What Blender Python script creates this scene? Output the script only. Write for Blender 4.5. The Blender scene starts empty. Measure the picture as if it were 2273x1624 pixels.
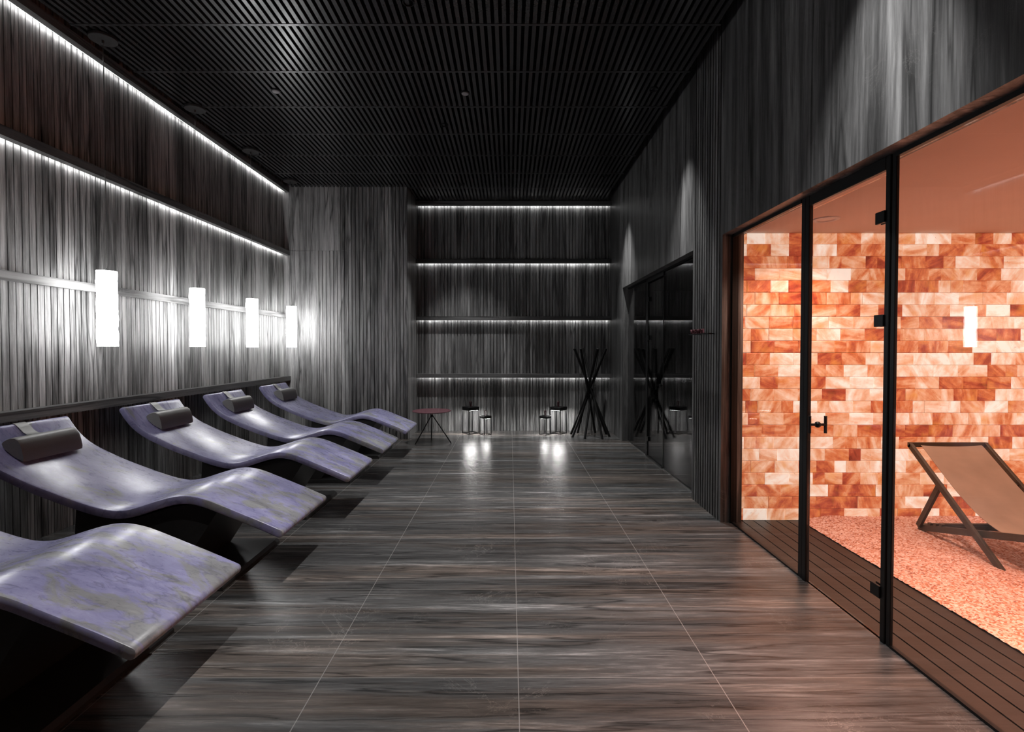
import bpy, bmesh, math, random
from mathutils import Vector, Matrix

random.seed(7)
PI = math.pi
scene = bpy.context.scene
COL = scene.collection

# ------------------------------------------------------------------ camera
cam_data = bpy.data.cameras.new('camera')
cam = bpy.data.objects.new('camera', cam_data)
COL.objects.link(cam)
cam.location = (0.0, 0.0, 1.4)
cam.rotation_euler = (PI / 2 - math.radians(1.139), 0, 0)
cam_data.sensor_width = 36.0
cam_data.sensor_fit = 'HORIZONTAL'
cam_data.lens = 18.01
cam_data.shift_x = 0.00198
cam_data.shift_y = -0.00766
cam_data.clip_start = 0.02
scene.camera = cam

# ------------------------------------------------------------------ world and exposure
world = bpy.data.worlds.new('world')
scene.world = world
world.use_nodes = True
world.node_tree.nodes['Background'].inputs[0].default_value = (0, 0, 0, 1)
world.node_tree.nodes['Background'].inputs[1].default_value = 0.0
scene.view_settings.view_transform = 'Standard'
scene.view_settings.look = 'None'
scene.view_settings.exposure = 0.0
scene.view_settings.gamma = 1.0
scene.view_settings.use_curve_mapping = False
try:
    scene.cycles.use_denoising = True
    scene.cycles.max_bounces = 10
    scene.cycles.diffuse_bounces = 5
    scene.cycles.glossy_bounces = 5
    scene.cycles.transparent_max_bounces = 16
    scene.cycles.caustics_reflective = False
    scene.cycles.caustics_refractive = False
    scene.cycles.sample_clamp_indirect = 6.0
except Exception:
    pass

# light levels
L_PENDANT = 16.0
L_LED = 14.0
L_LANTERN = 55.0
W_SPOT = 300.0
W_WALLSPOT = 330.0
L_SALT = 1.0
W_SALTSPOT = 75.0


def spot(name, loc, watts, angle, blend, color=(1, 1, 1), radius=0.03, parent=None):
    d = bpy.data.lights.new(name, 'SPOT')
    d.energy = watts
    d.spot_size = math.radians(angle)
    d.spot_blend = blend
    d.color = color
    d.shadow_soft_size = radius
    o = bpy.data.objects.new(name, d)
    COL.objects.link(o)
    o.location = loc
    if parent:
        o.parent = parent
        o.matrix_parent_inverse = parent.matrix_world.inverted()
    return o


# ------------------------------------------------------------------ material helpers
def new_mat(name):
    m = bpy.data.materials.new(name)
    m.use_nodes = True
    nt = m.node_tree
    for n in list(nt.nodes):
        nt.nodes.remove(n)
    return m, nt


class G:
    """small helper to wire shader nodes"""

    def __init__(self, nt):
        self.nt = nt

    def n(self, t, **kw):
        nd = self.nt.nodes.new(t)
        for k, v in kw.items():
            setattr(nd, k, v)
        return nd

    def put(self, sock, val):
        if isinstance(val, bpy.types.NodeSocket):
            self.nt.links.new(val, sock)
        else:
            sock.default_value = val

    def math(self, op, a, b=0.0, clamp=False):
        nd = self.n('ShaderNodeMath', operation=op)
        nd.use_clamp = clamp
        self.put(nd.inputs[0], a)
        self.put(nd.inputs[1], b)
        return nd.outputs[0]

    def vmath(self, op, a, b=(0, 0, 0)):
        nd = self.n('ShaderNodeVectorMath', operation=op)
        self.put(nd.inputs[0], a)
        self.put(nd.inputs[1], b)
        return nd.outputs[0]

    def mapping(self, vec, scale=(1, 1, 1), loc=(0, 0, 0), rot=(0, 0, 0)):
        nd = self.n('ShaderNodeMapping')
        self.put(nd.inputs['Vector'], vec)
        nd.inputs['Scale'].default_value = scale
        nd.inputs['Location'].default_value = loc
        nd.inputs['Rotation'].default_value = rot
        return nd.outputs[0]

    def noise(self, vec, scale, detail=4.0, rough=0.5, dist=0.0, out=0):
        nd = self.n('ShaderNodeTexNoise')
        self.put(nd.inputs['Vector'], vec)
        nd.inputs['Scale'].default_value = scale
        nd.inputs['Detail'].default_value = detail
        nd.inputs['Roughness'].default_value = rough
        nd.inputs['Distortion'].default_value = dist
        return nd.outputs[out]

    def ramp(self, fac, stops, interp='LINEAR'):
        nd = self.n('ShaderNodeValToRGB')
        cr = nd.color_ramp
        cr.interpolation = interp
        while len(cr.elements) < len(stops):
            cr.elements.new(0.5)
        for e, (p, c) in zip(cr.elements, stops):
            e.position = p
            if not hasattr(c, '__len__'):
                c = (c, c, c)
            e.color = (c[0], c[1], c[2], 1.0)
        self.put(nd.inputs[0], fac)
        return nd.outputs[0]

    def mix(self, fac, a, b, blend='MIX'):
        nd = self.n('ShaderNodeMix', data_type='RGBA', blend_type=blend)
        self.put(nd.inputs[0], fac)
        for s, v in ((nd.inputs[6], a), (nd.inputs[7], b)):
            if not isinstance(v, bpy.types.NodeSocket) and len(v) == 3:
                v = (v[0], v[1], v[2], 1)
            self.put(s, v)
        return nd.outputs[2]

    def bump(self, height, strength=0.2, dist=0.01):
        nd = self.n('ShaderNodeBump')
        nd.inputs['Strength'].default_value = strength
        nd.inputs['Distance'].default_value = dist
        self.put(nd.inputs['Height'], height)
        return nd.outputs[0]

    def principled(self, color, rough=0.5, metal=0.0, spec=0.5, normal=None, coat=0.0, emit=None, estr=0.0):
        p = self.n('ShaderNodeBsdfPrincipled')
        if not isinstance(color, bpy.types.NodeSocket) and len(color) == 3:
            color = (color[0], color[1], color[2], 1)
        self.put(p.inputs['Base Color'], color)
        self.put(p.inputs['Roughness'], rough)
        self.put(p.inputs['Metallic'], metal)
        p.inputs['Specular IOR Level'].default_value = spec
        p.inputs['Coat Weight'].default_value = coat
        if normal is not None:
            self.put(p.inputs['Normal'], normal)
        if emit is not None:
            if not isinstance(emit, bpy.types.NodeSocket) and len(emit) == 3:
                emit = (emit[0], emit[1], emit[2], 1)
            self.put(p.inputs['Emission Color'], emit)
            self.put(p.inputs['Emission Strength'], estr)
        return p

    def out(self, shader):
        o = self.n('ShaderNodeOutputMaterial')
        self.nt.links.new(shader, o.inputs['Surface'])


def plain(name, color, rough=0.5, metal=0.0, spec=0.5, nscale=40.0, namp=0.15, bumps=0.0):
    """plain colour with a faint procedural mottling"""
    m, nt = new_mat(name)
    g = G(nt)
    tc = g.n('ShaderNodeTexCoord').outputs['Object']
    f = g.noise(tc, nscale, 5, 0.6)
    lo = tuple(c * (1 - namp) for c in color)
    hi = tuple(min(1, c * (1 + namp)) for c in color)
    col = g.ramp(f, [(0.3, lo), (0.7, hi)])
    nrm = g.bump(f, bumps, 0.003) if bumps else None
    g.out(g.principled(col, rough, metal, spec, nrm).outputs[0])
    return m


def emitter(name, color, strength):
    m, nt = new_mat(name)
    g = G(nt)
    e = g.n('ShaderNodeEmission')
    e.inputs[0].default_value = (*color, 1)
    e.inputs[1].default_value = strength
    g.out(e.outputs[0])
    return m


def stone(name, scale, stops, rough=0.4, warp=0.25, seed=0.0, bumps=0.15, floor=False, spec=0.5):
    """dark zebra marble, streaks run along the axis whose scale is small"""
    m, nt = new_mat(name)
    g = G(nt)
    tc = g.n('ShaderNodeTexCoord').outputs['Object']
    grout = None
    if floor:
        sep = g.n('ShaderNodeSeparateXYZ')
        g.put(sep.inputs[0], tc)
        ry = g.math('DIVIDE', g.math('SUBTRACT', sep.outputs[1], 0.555), 0.797)
        rx = g.math('DIVIDE', g.math('SUBTRACT', sep.outputs[0], 0.035), 0.838)
        row = g.math('FLOOR', ry)
        comb = g.n('ShaderNodeCombineXYZ')
        g.put(comb.inputs[0], g.math('ADD', sep.outputs[0], g.math('MULTIPLY', row, 3.71)))
        g.put(comb.inputs[1], sep.outputs[1])
        fy = g.math('ABSOLUTE', g.math('SUBTRACT', g.math('FRACT', ry), 0.5))
        fx = g.math('ABSOLUTE', g.math('SUBTRACT', g.math('FRACT', rx), 0.5))
        gy = g.math('GREATER_THAN', fy, 0.4977)
        gx = g.math('MULTIPLY', g.math('GREATER_THAN', fx, 0.4977), g.math('LESS_THAN', sep.outputs[0], 1.5))
        grout = g.math('MAXIMUM', gx, gy)
        tc = comb.outputs[0]
    v = g.mapping(tc, scale, (seed, seed * 1.7, seed * 0.6))
    w = g.noise(v, 1.6, 3, 0.5, out=1)
    w = g.vmath('MULTIPLY', g.vmath('SUBTRACT', w, (0.5, 0.5, 0.5)), (warp, warp, warp))
    v2 = g.vmath('ADD', v, w)
    nA = g.noise(v2, 9.0, 10, 0.68)
    nB = g.noise(v2, 46.0, 8, 0.75)
    nC = g.noise(v2, 1.7, 3, 0.5)
    val = g.math('ADD', g.math('MULTIPLY', nA, 0.60), g.math('ADD', g.math('MULTIPLY', nB, 0.35), g.math('MULTIPLY', nC, 0.35)))
    col = g.ramp(val, stops)
    # thin dark veins
    nV = g.noise(v2, 4.3, 4, 0.5)
    vein = g.math('SUBTRACT', 1.0, g.math('MULTIPLY', g.math('ABSOLUTE', g.math('SUBTRACT', nV, 0.5)), 45.0), clamp=True)
    col = g.mix(g.math('MULTIPLY', vein, 0.75), col, (0.012, 0.012, 0.012))
    # pale scratches, free of the streak direction
    sv = g.noise(tc, 3.0, 8, 0.72, 0.8)
    sc = g.math('SUBTRACT', 1.0, g.math('MULTIPLY', g.math('ABSOLUTE', g.math('SUBTRACT', sv, 0.5)), 160.0), clamp=True)
    sm = g.ramp(g.noise(tc, 1.3, 3, 0.6), [(0.55, 0.0), (0.68, 0.5)])
    col = g.mix(g.math('MULTIPLY', sc, sm), col, (0.32, 0.31, 0.30))
    if floor:
        band = g.ramp(g.noise(g.vmath('ADD', v2, (9.0, 4.0, 0.0)), 3.2, 4, 0.6), [(0.47, 0.0), (0.60, 0.85)])
        col = g.mix(band, col, g.mix(1.0, col, (1.22, 1.0, 0.86), 'MULTIPLY'))
    if grout is not None:
        col = g.mix(g.math('MULTIPLY', grout, 0.6), col, (0.30, 0.29, 0.28))
    nrm = g.bump(g.math('ADD', nB, g.math('MULTIPLY', vein, -0.6)), bumps, 0.004)
    rr = g.ramp(nA, [(0.3, rough * 0.8), (0.7, min(1, rough * 1.25))])
    g.out(g.principled(col, rr, 0.0, spec, nrm).outputs[0])
    return m


WALL_STOPS = [(0.46, 0.018), (0.57, 0.060), (0.65, 0.125), (0.73, 0.23), (0.82, 0.42)]
M_WALL = stone('stone_left', (1.3, 1.3, 0.06), [(0.46, 0.016), (0.555, 0.085), (0.635, 0.23), (0.705, 0.43), (0.79, 0.66)], 0.42, seed=3.0)
M_WALLB = stone('stone_back', (1.4, 1.4, 0.06), [(0.46, 0.026), (0.57, 0.105), (0.65, 0.22), (0.73, 0.42), (0.82, 0.62)], 0.42, seed=8.0)
M_WALLR = stone('stone_right', (1, 1, 0.05), WALL_STOPS, 0.4, seed=5.0)
M_LEDGE = stone('stone_ledge', (1, 0.05, 1), [(0.40, 0.03), (0.60, 0.07), (0.75, 0.16), (0.9, 0.3)], 0.4, seed=1.0)
M_LEDGEB = stone('stone_ledge_back', (0.05, 1, 1), [(0.40, 0.03), (0.60, 0.07), (0.75, 0.16), (0.9, 0.3)], 0.4, seed=2.0)
M_BAND = stone('stone_band', (1, 0.05, 1), [(0.40, 0.14), (0.60, 0.26), (0.75, 0.36), (0.9, 0.5)], 0.4, seed=4.0)
M_FLOOR = stone('stone_floor', (0.11, 1.9, 1), [(0.49, 0.014), (0.55, 0.040), (0.63, 0.066), (0.70, 0.095), (0.76, 0.17), (0.82, 0.36)], 0.21, warp=0.22,
                seed=6.0, bumps=0.22, floor=True)
M_DARKROOM = plain('dark_room_plaster', (0.012, 0.012, 0.013), 0.7)
M_PLENUM = plain('ceiling_void_black', (0.004, 0.004, 0.004), 0.9)
M_SLAT = plain('ceiling_slat_anthracite', (0.09, 0.09, 0.093), 0.23, 0.6, 0.6)
M_BLACK = plain('black_metal', (0.006, 0.006, 0.0065), 0.4, 0.0, 0.3)
M_BLACKP = plain('black_plinth', (0.022, 0.022, 0.022), 0.4)
M_CHROME = plain('brushed_steel', (0.45, 0.45, 0.45), 0.3, 1.0)
M_WINE = plain('wine_red_lacquer', (0.11, 0.038, 0.050), 0.42)
M_STRAP = plain('wine_red_leather', (0.05, 0.008, 0.013), 0.5)
M_SIGN = plain('dark_red_metal', (0.085, 0.014, 0.022), 0.4)
M_STICK = plain('black_stained_wood', (0.005, 0.005, 0.005), 0.6, 0.0, 0.2)
M_PILLOW = plain('grey_leatherette', (0.17, 0.17, 0.165), 0.45, 0, 0.5, 220.0, 0.1, 0.08)
M_WHITE_PLASTIC = plain('grey_plastic', (0.30, 0.30, 0.31), 0.5)
M_SALTCEIL = plain('salt_room_plaster', (0.62, 0.50, 0.44), 0.85, nscale=3, namp=0.03)
M_LEDE = emitter('led_strip_white', (1.0, 0.99, 0.98), L_LED)
M_LANTERN = emitter('lantern_led_panel', (1.0, 0.98, 0.96), L_LANTERN)
M_LENS = emitter('downlight_lens', (1, 1, 1), 0.2)


def mat_pendant():
    m, nt = new_mat('pendant_alabaster')
    g = G(nt)
    tc = g.n('ShaderNodeTexCoord').outputs['Object']
    f = g.noise(tc, 9.0, 4, 0.6)
    s = g.math('MULTIPLY', g.ramp(f, [(0.3, 0.85), (0.7, 1.1)]), L_PENDANT)
    e = g.n('ShaderNodeEmission')
    e.inputs[0].default_value = (1.0, 0.995, 0.99, 1)
    g.put(e.inputs[1], s)
    g.out(e.outputs[0])
    return m


def mat_glass(name, tint=(1, 1, 1)):
    m, nt = new_mat(name)
    g = G(nt)
    lw = g.n('ShaderNodeLayerWeight')
    lw.inputs['Blend'].default_value = 0.5
    x = lw.outputs['Facing']
    x5 = g.math('POWER', x, 5.0)
    R = g.math('ADD', 0.04, g.math('MULTIPLY', x5, 0.96), clamp=True)
    tr = g.n('ShaderNodeBsdfTransparent')
    tr.inputs[0].default_value = (*tint, 1)
    gl = g.n('ShaderNodeBsdfGlossy')
    gl.inputs['Roughness'].default_value = 0.0
    mx = g.n('ShaderNodeMixShader')
    g.put(mx.inputs[0], R)
    nt.links.new(tr.outputs[0], mx.inputs[1])
    nt.links.new(gl.outputs[0], mx.inputs[2])
    g.out(mx.outputs[0])
    return m


def mat_marble():
    """lavender grey marble of the loungers"""
    m, nt = new_mat('lavender_marble')
    g = G(nt)
    tc = g.n('ShaderNodeTexCoord').outputs['Object']
    oi = g.n('ShaderNodeObjectInfo')
    off = g.vmath('MULTIPLY', oi.outputs['Location'], (0.0, 1.37, 0.0))
    v = g.mapping(g.vmath('ADD', tc, off), (1.0, 2.3, 1.0), rot=(0, 0, 0.25))
    n1 = g.noise(v, 2.6, 7, 0.62, 0.6)
    n2 = g.noise(v, 15.0, 8, 0.72, 0.6)
    t = g.math('ADD', g.math('MULTIPLY', n1, 0.7), g.math('MULTIPLY', n2, 0.3))
    lav = g.ramp(t, [(0.36, (0.175, 0.172, 0.315)), (0.5, (0.275, 0.270, 0.460)), (0.64, (0.40, 0.395, 0.59))])
    gry = g.ramp(t, [(0.34, (0.165, 0.168, 0.158)), (0.5, (0.255, 0.26, 0.245)), (0.66, (0.38, 0.385, 0.36))])
    n3 = g.noise(g.vmath('ADD', v, (5.0, 2.0, 0.0)), 3.6, 7, 0.65, 0.8)
    sx = g.n('ShaderNodeSeparateXYZ')
    g.put(sx.inputs[0], tc)
    n3 = g.math('ADD', n3, g.math('MULTIPLY', g.math('ADD', sx.outputs[0], 2.1), 0.07))
    col = g.mix(g.ramp(n3, [(0.52, 0.0), (0.60, 0.85)]), lav, gry)
    nv = g.noise(v, 0.62, 6, 0.58, 0.1)
    vein = g.math('SUBTRACT', 1.0, g.math('MULTIPLY', g.math('ABSOLUTE', g.math('SUBTRACT', nv, 0.53)), 170.0), clamp=True)
    col = g.mix(g.math('MULTIPLY', vein, 0.35), col, (0.05, 0.045, 0.07))
    rr = g.ramp(n2, [(0.3, 0.23), (0.7, 0.36)])
    g.out(g.principled(col, rr, 0.0, 0.5, g.bump(n2, 0.04, 0.003)).outputs[0])
    return m


def mat_salt():
    """backlit salt bricks: every brick island has its own tone and grain direction"""
    m, nt = new_mat('backlit_salt_brick')
    g = G(nt)
    geo = g.n('ShaderNodeNewGeometry')
    rnd = geo.outputs['Random Per Island']
    wn = g.n('ShaderNodeTexWhiteNoise', noise_dimensions='1D')
    g.put(wn.inputs['W'], g.math('MULTIPLY', rnd, 917.0))
    tc = g.n('ShaderNodeTexCoord').outputs['Object']
    offs = g.vmath('MULTIPLY', wn.outputs['Color'], (37.0, 37.0, 37.0))
    vr = g.n('ShaderNodeVectorRotate', rotation_type='EULER_XYZ')
    ang = g.math('MULTIPLY', g.math('SUBTRACT', wn.outputs['Value'], 0.5), 2.6)
    rot = g.n('ShaderNodeCombineXYZ')
    g.put(rot.inputs[0], ang)
    g.put(rot.inputs[1], ang)
    g.put(vr.inputs['Vector'], tc)
    g.put(vr.inputs['Rotation'], rot.outputs[0])
    v = g.mapping(g.vmath('ADD', vr.outputs[0], offs), (2.2, 2.2, 11.0))
    n1 = g.noise(v, 1.1, 6, 0.58, 0.35)
    n2 = g.noise(g.vmath('ADD', tc, offs), 16.0, 5, 0.6, 0.5)
    t = g.math('ADD', g.math('MULTIPLY', rnd, 0.56), g.math('ADD', g.math('MULTIPLY', n1, 1.10), g.math('MULTIPLY', n2, 0.40)))
    t = g.math('SUBTRACT', t, 0.455)
    col = g.ramp(t, [(0.10, (0.17, 0.022, 0.010)), (0.28, (0.38, 0.060, 0.026)), (0.42, (0.58, 0.150, 0.050)),
                     (0.55, (0.70, 0.300, 0.150)), (0.70, (0.80, 0.480, 0.320)), (0.90, (0.90, 0.740, 0.620))])
    # amber clouds
    col = g.mix(g.ramp(g.noise(g.vmath('ADD', tc, offs), 7.0, 3, 0.5), [(0.55, 0.0), (0.75, 0.55)]), col, (0.72, 0.27, 0.05))
    spk = g.ramp(g.noise(tc, 70.0, 2, 0.5), [(0.22, 1.0), (0.28, 0.0)])
    col = g.mix(g.math('MULTIPLY', spk, 0.5), col, (0.18, 0.05, 0.025))
    p = g.principled(g.mix(0.55, col, (0, 0, 0)), 0.45, 0.0, 0.4, g.bump(n2, 0.25, 0.006), emit=col, estr=L_SALT)
    g.out(p.outputs[0])
    return m


def mat_deck():
    m, nt = new_mat('brown_deck_board')
    g = G(nt)
    tc = g.n('ShaderNodeTexCoord').outputs['Object']
    v = g.mapping(tc, (9.0, 1.2, 9.0))
    n1 = g.noise(v, 3.0, 6, 0.6)
    n2 = g.noise(g.mapping(tc, (1.5, 6.0, 1.0)), 1.0, 4, 0.6)
    t = g.math('ADD', g.math('MULTIPLY', n1, 0.5), g.math('MULTIPLY', n2, 0.5))
    col = g.ramp(t, [(0.3, (0.012, 0.009, 0.0075)), (0.7, (0.025, 0.018, 0.014))])
    g.out(g.principled(col, 0.45, 0, 0.4, g.bump(n1, 0.15, 0.002)).outputs[0])
    return m


def mat_gravel():
    m, nt = new_mat('pink_salt_gravel')
    g = G(nt)
    tc = g.n('ShaderNodeTexCoord').outputs['Object']
    vo = g.n('ShaderNodeTexVoronoi')
    g.put(vo.inputs['Vector'], tc)
    vo.inputs['Scale'].default_value = 95.0
    sep = g.n('ShaderNodeSeparateColor')
    g.put(sep.inputs[0], vo.outputs['Color'])
    big = g.noise(tc, 5.0, 4, 0.6)
    t = g.math('ADD', g.math('MULTIPLY', sep.outputs[0], 0.75), g.math('MULTIPLY', big, 0.35))
    col = g.ramp(t, [(0.12, (0.26, 0.09, 0.065)), (0.35, (0.62, 0.29, 0.18)), (0.6, (0.78, 0.52, 0.45)), (0.95, (0.92, 0.78, 0.75))])
    g.out(g.principled(col, 0.7, 0, 0.3, g.bump(vo.outputs['Distance'], 0.8, 0.006)).outputs[0])
    return m


def mat_sling():
    m, nt = new_mat('beige_sling_canvas')
    g = G(nt)
    tc = g.n('ShaderNodeTexCoord').outputs['Object']
    w = g.n('ShaderNodeTexWave')
    g.put(w.inputs['Vector'], tc)
    w.inputs['Scale'].default_value = 160.0
    n = g.noise(tc, 6.0, 4, 0.5)
    col = g.mix(g.math('MULTIPLY', w.outputs[1], 0.15), g.ramp(n, [(0.3, (0.50, 0.42, 0.34)), (0.7, (0.60, 0.51, 0.42))]), (0.40, 0.33, 0.26))
    pr = g.principled(col, 0.8, 0, 0.2)
    tl = g.n('ShaderNodeBsdfTranslucent')
    g.put(tl.inputs[0], col)
    mx = g.n('ShaderNodeMixShader')
    mx.inputs[0].default_value = 0.35
    nt.links.new(pr.outputs[0], mx.inputs[1])
    nt.links.new(tl.outputs[0], mx.inputs[2])
    g.out(mx.outputs[0])
    return m


M_PENDANT = mat_pendant()
M_GLASS = mat_glass('clear_glass')
M_MARBLE = mat_marble()
M_SALT = mat_salt()
M_DECK = mat_deck()
M_GRAVEL = mat_gravel()
M_SLING = mat_sling()
M_CHAIRWOOD = plain('olive_brown_wood', (0.055, 0.042, 0.026), 0.5)
M_SALTBACK = plain('salt_mortar', (0.30, 0.10, 0.05), 0.8)


# ------------------------------------------------------------------ mesh helpers
def add_box(bm, x0, x1, y0, y1, z0, z1):
    vs = [bm.verts.new(p) for p in ((x0, y0, z0), (x1, y0, z0), (x1, y1, z0), (x0, y1, z0),
                                    (x0, y0, z1), (x1, y0, z1), (x1, y1, z1), (x0, y1, z1))]
    for f in ((0, 3, 2, 1), (4, 5, 6, 7), (0, 1, 5, 4), (1, 2, 6, 5), (2, 3, 7, 6), (3, 0, 4, 7)):
        bm.faces.new([vs[i] for i in f])
    return vs


def box(*a):
    bm = bmesh.new()
    add_box(bm, *a)
    return bm


def bevel_all(bm, off, seg=2):
    bmesh.ops.bevel(bm, geom=list(bm.edges), offset=off, segments=seg, profile=0.5, affect='EDGES')
    return bm


def add_prism(bm, poly, axis, a0, a1):
    """polygon poly of (p, q) extruded along axis; 'y': (x,z), 'x': (y,z), 'z': (x,y)"""
    def mk(p, q, a):
        return {'y': (p, a, q), 'x': (a, p, q), 'z': (p, q, a)}[axis]
    v0 = [bm.verts.new(mk(p, q, a0)) for p, q in poly]
    v1 = [bm.verts.new(mk(p, q, a1)) for p, q in poly]
    n = len(poly)
    bm.faces.new(v0)
    bm.faces.new(list(reversed(v1)))
    for i in range(n):
        bm.faces.new([v0[i], v1[i], v1[(i + 1) % n], v0[(i + 1) % n]])


def add_tube(bm, p0, p1, r0, r1=None, seg=14, cap=True):
    if r1 is None:
        r1 = r0
    p0, p1 = Vector(p0), Vector(p1)
    d = (p1 - p0).normalized()
    up = Vector((0, 0, 1)) if abs(d.z) < 0.95 else Vector((1, 0, 0))
    a = d.cross(up).normalized()
    b = d.cross(a).normalized()
    A = [bm.verts.new(p0 + (a * math.cos(2 * PI * i / seg) + b * math.sin(2 * PI * i / seg)) * r0) for i in range(seg)]
    B = [bm.verts.new(p1 + (a * math.cos(2 * PI * i / seg) + b * math.sin(2 * PI * i / seg)) * r1) for i in range(seg)]
    for i in range(seg):
        bm.faces.new([A[i], A[(i + 1) % seg], B[(i + 1) % seg], B[i]])
    if cap:
        bm.faces.new(list(reversed(A)))
        bm.faces.new(B)


def tube(*a, **k):
    bm = bmesh.new()
    add_tube(bm, *a, **k)
    return bm


def add_bar(bm, p0, p1, w, h):
    """rectangular bar from p0 to p1; w across (x-ish), h in the bar's plane"""
    p0, p1 = Vector(p0), Vector(p1)
    d = (p1 - p0).normalized()
    ax = Vector((1, 0, 0)) if abs(d.x) < 0.9 else Vector((0, 1, 0))
    b = d.cross(ax).normalized()
    a = b.cross(d).normalized()
    vs = []
    for p in (p0, p1):
        for sa, sb in ((-1, -1), (1, -1), (1, 1), (-1, 1)):
            vs.append(bm.verts.new(p + a * (sa * w / 2) + b * (sb * h / 2)))
    for f in ((0, 3, 2, 1), (4, 5, 6, 7), (0, 1, 5, 4), (1, 2, 6, 5), (2, 3, 7, 6), (3, 0, 4, 7)):
        bm.faces.new([vs[i] for i in f])


def add_lathe(bm, prof, seg=32, cx=0.0, cy=0.0):
    rings = []
    for r, z in prof:
        if r < 1e-6:
            rings.append([bm.verts.new((cx, cy, z))])
        else:
            rings.append([bm.verts.new((cx + r * math.cos(2 * PI * i / seg), cy + r * math.sin(2 * PI * i / seg), z)) for i in range(seg)])
    for A, B in zip(rings, rings[1:]):
        for i in range(seg):
            j = (i + 1) % seg
            if len(A) == 1 and len(B) == 1:
                continue
            if len(A) == 1:
                bm.faces.new([A[0], B[j], B[i]])
            elif len(B) == 1:
                bm.faces.new([A[i], A[j], B[0]])
            else:
                bm.faces.new([A[i], A[j], B[j], B[i]])


def obj(name, bm, mat, parent=None, smooth=False, local=False):
    """link a bmesh as one object; world coordinates unless local"""
    bmesh.ops.recalc_face_normals(bm, faces=bm.faces)
    me = bpy.data.meshes.new(name)
    bm.to_mesh(me)
    bm.free()
    me.materials.append(mat)
    if smooth:
        for p in me.polygons:
            p.use_smooth = True
        try:
            me.set_sharp_from_angle(angle=math.radians(40))
        except Exception:
            pass
    o = bpy.data.objects.new(name, me)
    COL.objects.link(o)
    if parent is not None:
        o.parent = parent
        if not local:
            o.matrix_parent_inverse = world_of(parent).inverted()
    return o


def world_of(o):
    m = o.matrix_parent_inverse @ o.matrix_basis if o.parent else o.matrix_basis
    return world_of(o.parent) @ m if o.parent else m


def struct(name, bm, mat, parent=None, smooth=False):
    o = obj(name, bm, mat, parent, smooth)
    if parent is None:
        o['kind'] = 'structure'
    return o


def struct_root(name, loc):
    o = bpy.data.objects.new(name, None)
    COL.objects.link(o)
    o.location = loc
    o['kind'] = 'structure'
    return o


def tag(o, label, cat, group=None):
    o['label'] = label
    o['category'] = cat
    if group:
        o['group'] = group
    return o


def thing(name, label, cat, loc, group=None):
    o = bpy.data.objects.new(name, None)
    COL.objects.link(o)
    o.location = loc
    o.empty_display_size = 0.1
    return tag(o, label, cat, group)


def dup(root, loc, label, group=None):
    r = root.copy()
    COL.objects.link(r)
    r.location = loc
    r['label'] = label
    if group:
        r['group'] = group
    for ch in list(root.children):
        c = ch.copy()
        COL.objects.link(c)
        c.parent = r
        for gch in list(ch.children):
            d = gch.copy()
            COL.objects.link(d)
            d.parent = c
    return r


# ------------------------------------------------------------------ room dimensions
XL, XR = -3.46, 1.69          # left wall face, right wall face
YB = 8.65                     # back wall face
YP = 7.86                     # front of the corner block
XP = -1.57                    # right side of the corner block
Y0 = -1.6                     # wall behind the camera
ZC = 3.85                     # underside of the ceiling slats
ZT = 4.25                     # top of the void above the slats
ZH = 2.30                     # header of both glazed openings
XG = 1.775                    # glass plane
YS = 4.09                     # jamb of the salt room opening
YD0, YD1 = 4.745, 7.70        # dark room opening
XW = 1.86                     # back of the right wall


def groove_profile(a0, a1, face, sign, pitch, gw, gd, back, start=None, stop=None):
    """profile of a grooved slab: points (along, across)"""
    pts = [(a0, back), (a0, face)]
    s = a0 if start is None else start
    e = a1 if stop is None else stop
    k = math.ceil((s + 0.01) / pitch)
    while k * pitch < e - 0.01:
        c = k * pitch
        pts += [(c - gw / 2, face), (c - gw / 2, face - sign * gd), (c + gw / 2, face - sign * gd), (c + gw / 2, face)]
        k += 1
    pts += [(a1, face), (a1, back)]
    return pts


def ngon_strip(bm, pts, axis, z0, z1):
    """extrude an open profile as quads (front faces only plus caps as boxes)"""
    def mk(p, z):
        return (p[1], p[0], z) if axis == 'x' else (p[0], p[1], z)
    lo = [bm.verts.new(mk(p, z0)) for p in pts]
    hi = [bm.verts.new(mk(p, z1)) for p in pts]
    n = len(pts)
    for i in range(n):
        j = (i + 1) % n
        bm.faces.new([lo[i], lo[j], hi[j], hi[i]])


# ---- floor
struct('floor', box(XL - 0.3, XG + 0.005, Y0 - 0.2, YB + 0.3, -0.12, 0.0), M_FLOOR)

# ---- ceiling
ceil = struct('ceiling', box(XL - 0.3, XW, Y0 - 0.2, YB + 0.3, ZT, ZT + 0.1), M_PLENUM)
bm = bmesh.new()
x = -3.325
while x < 1.60:
    add_box(bm, x, x + 0.030, Y0, YB - 0.14, ZC, ZC + 0.055)
    x += 0.0573
obj('slat_grid', bm, M_SLAT, ceil)
bm = bmesh.new()
k = -8
while True:
    y = 3.935 + 0.661 * k
    if y > YB - 0.1:
        break
    if y > Y0:
        add_box(bm, -3.335, 1.60, y - 0.012, y + 0.012, ZC - 0.003, ZC + 0.05)
    k += 1
obj('cross_rails', bm, M_SLAT, ceil)

# ---- walls of the main room
bm = bmesh.new()
ngon_strip(bm, groove_profile(Y0, YP, XL, 1, 0.0545, 0.008, 0.014, XL - 0.25), 'x', 0, ZT)
struct('wall_left', bm, M_WALL)

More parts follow.
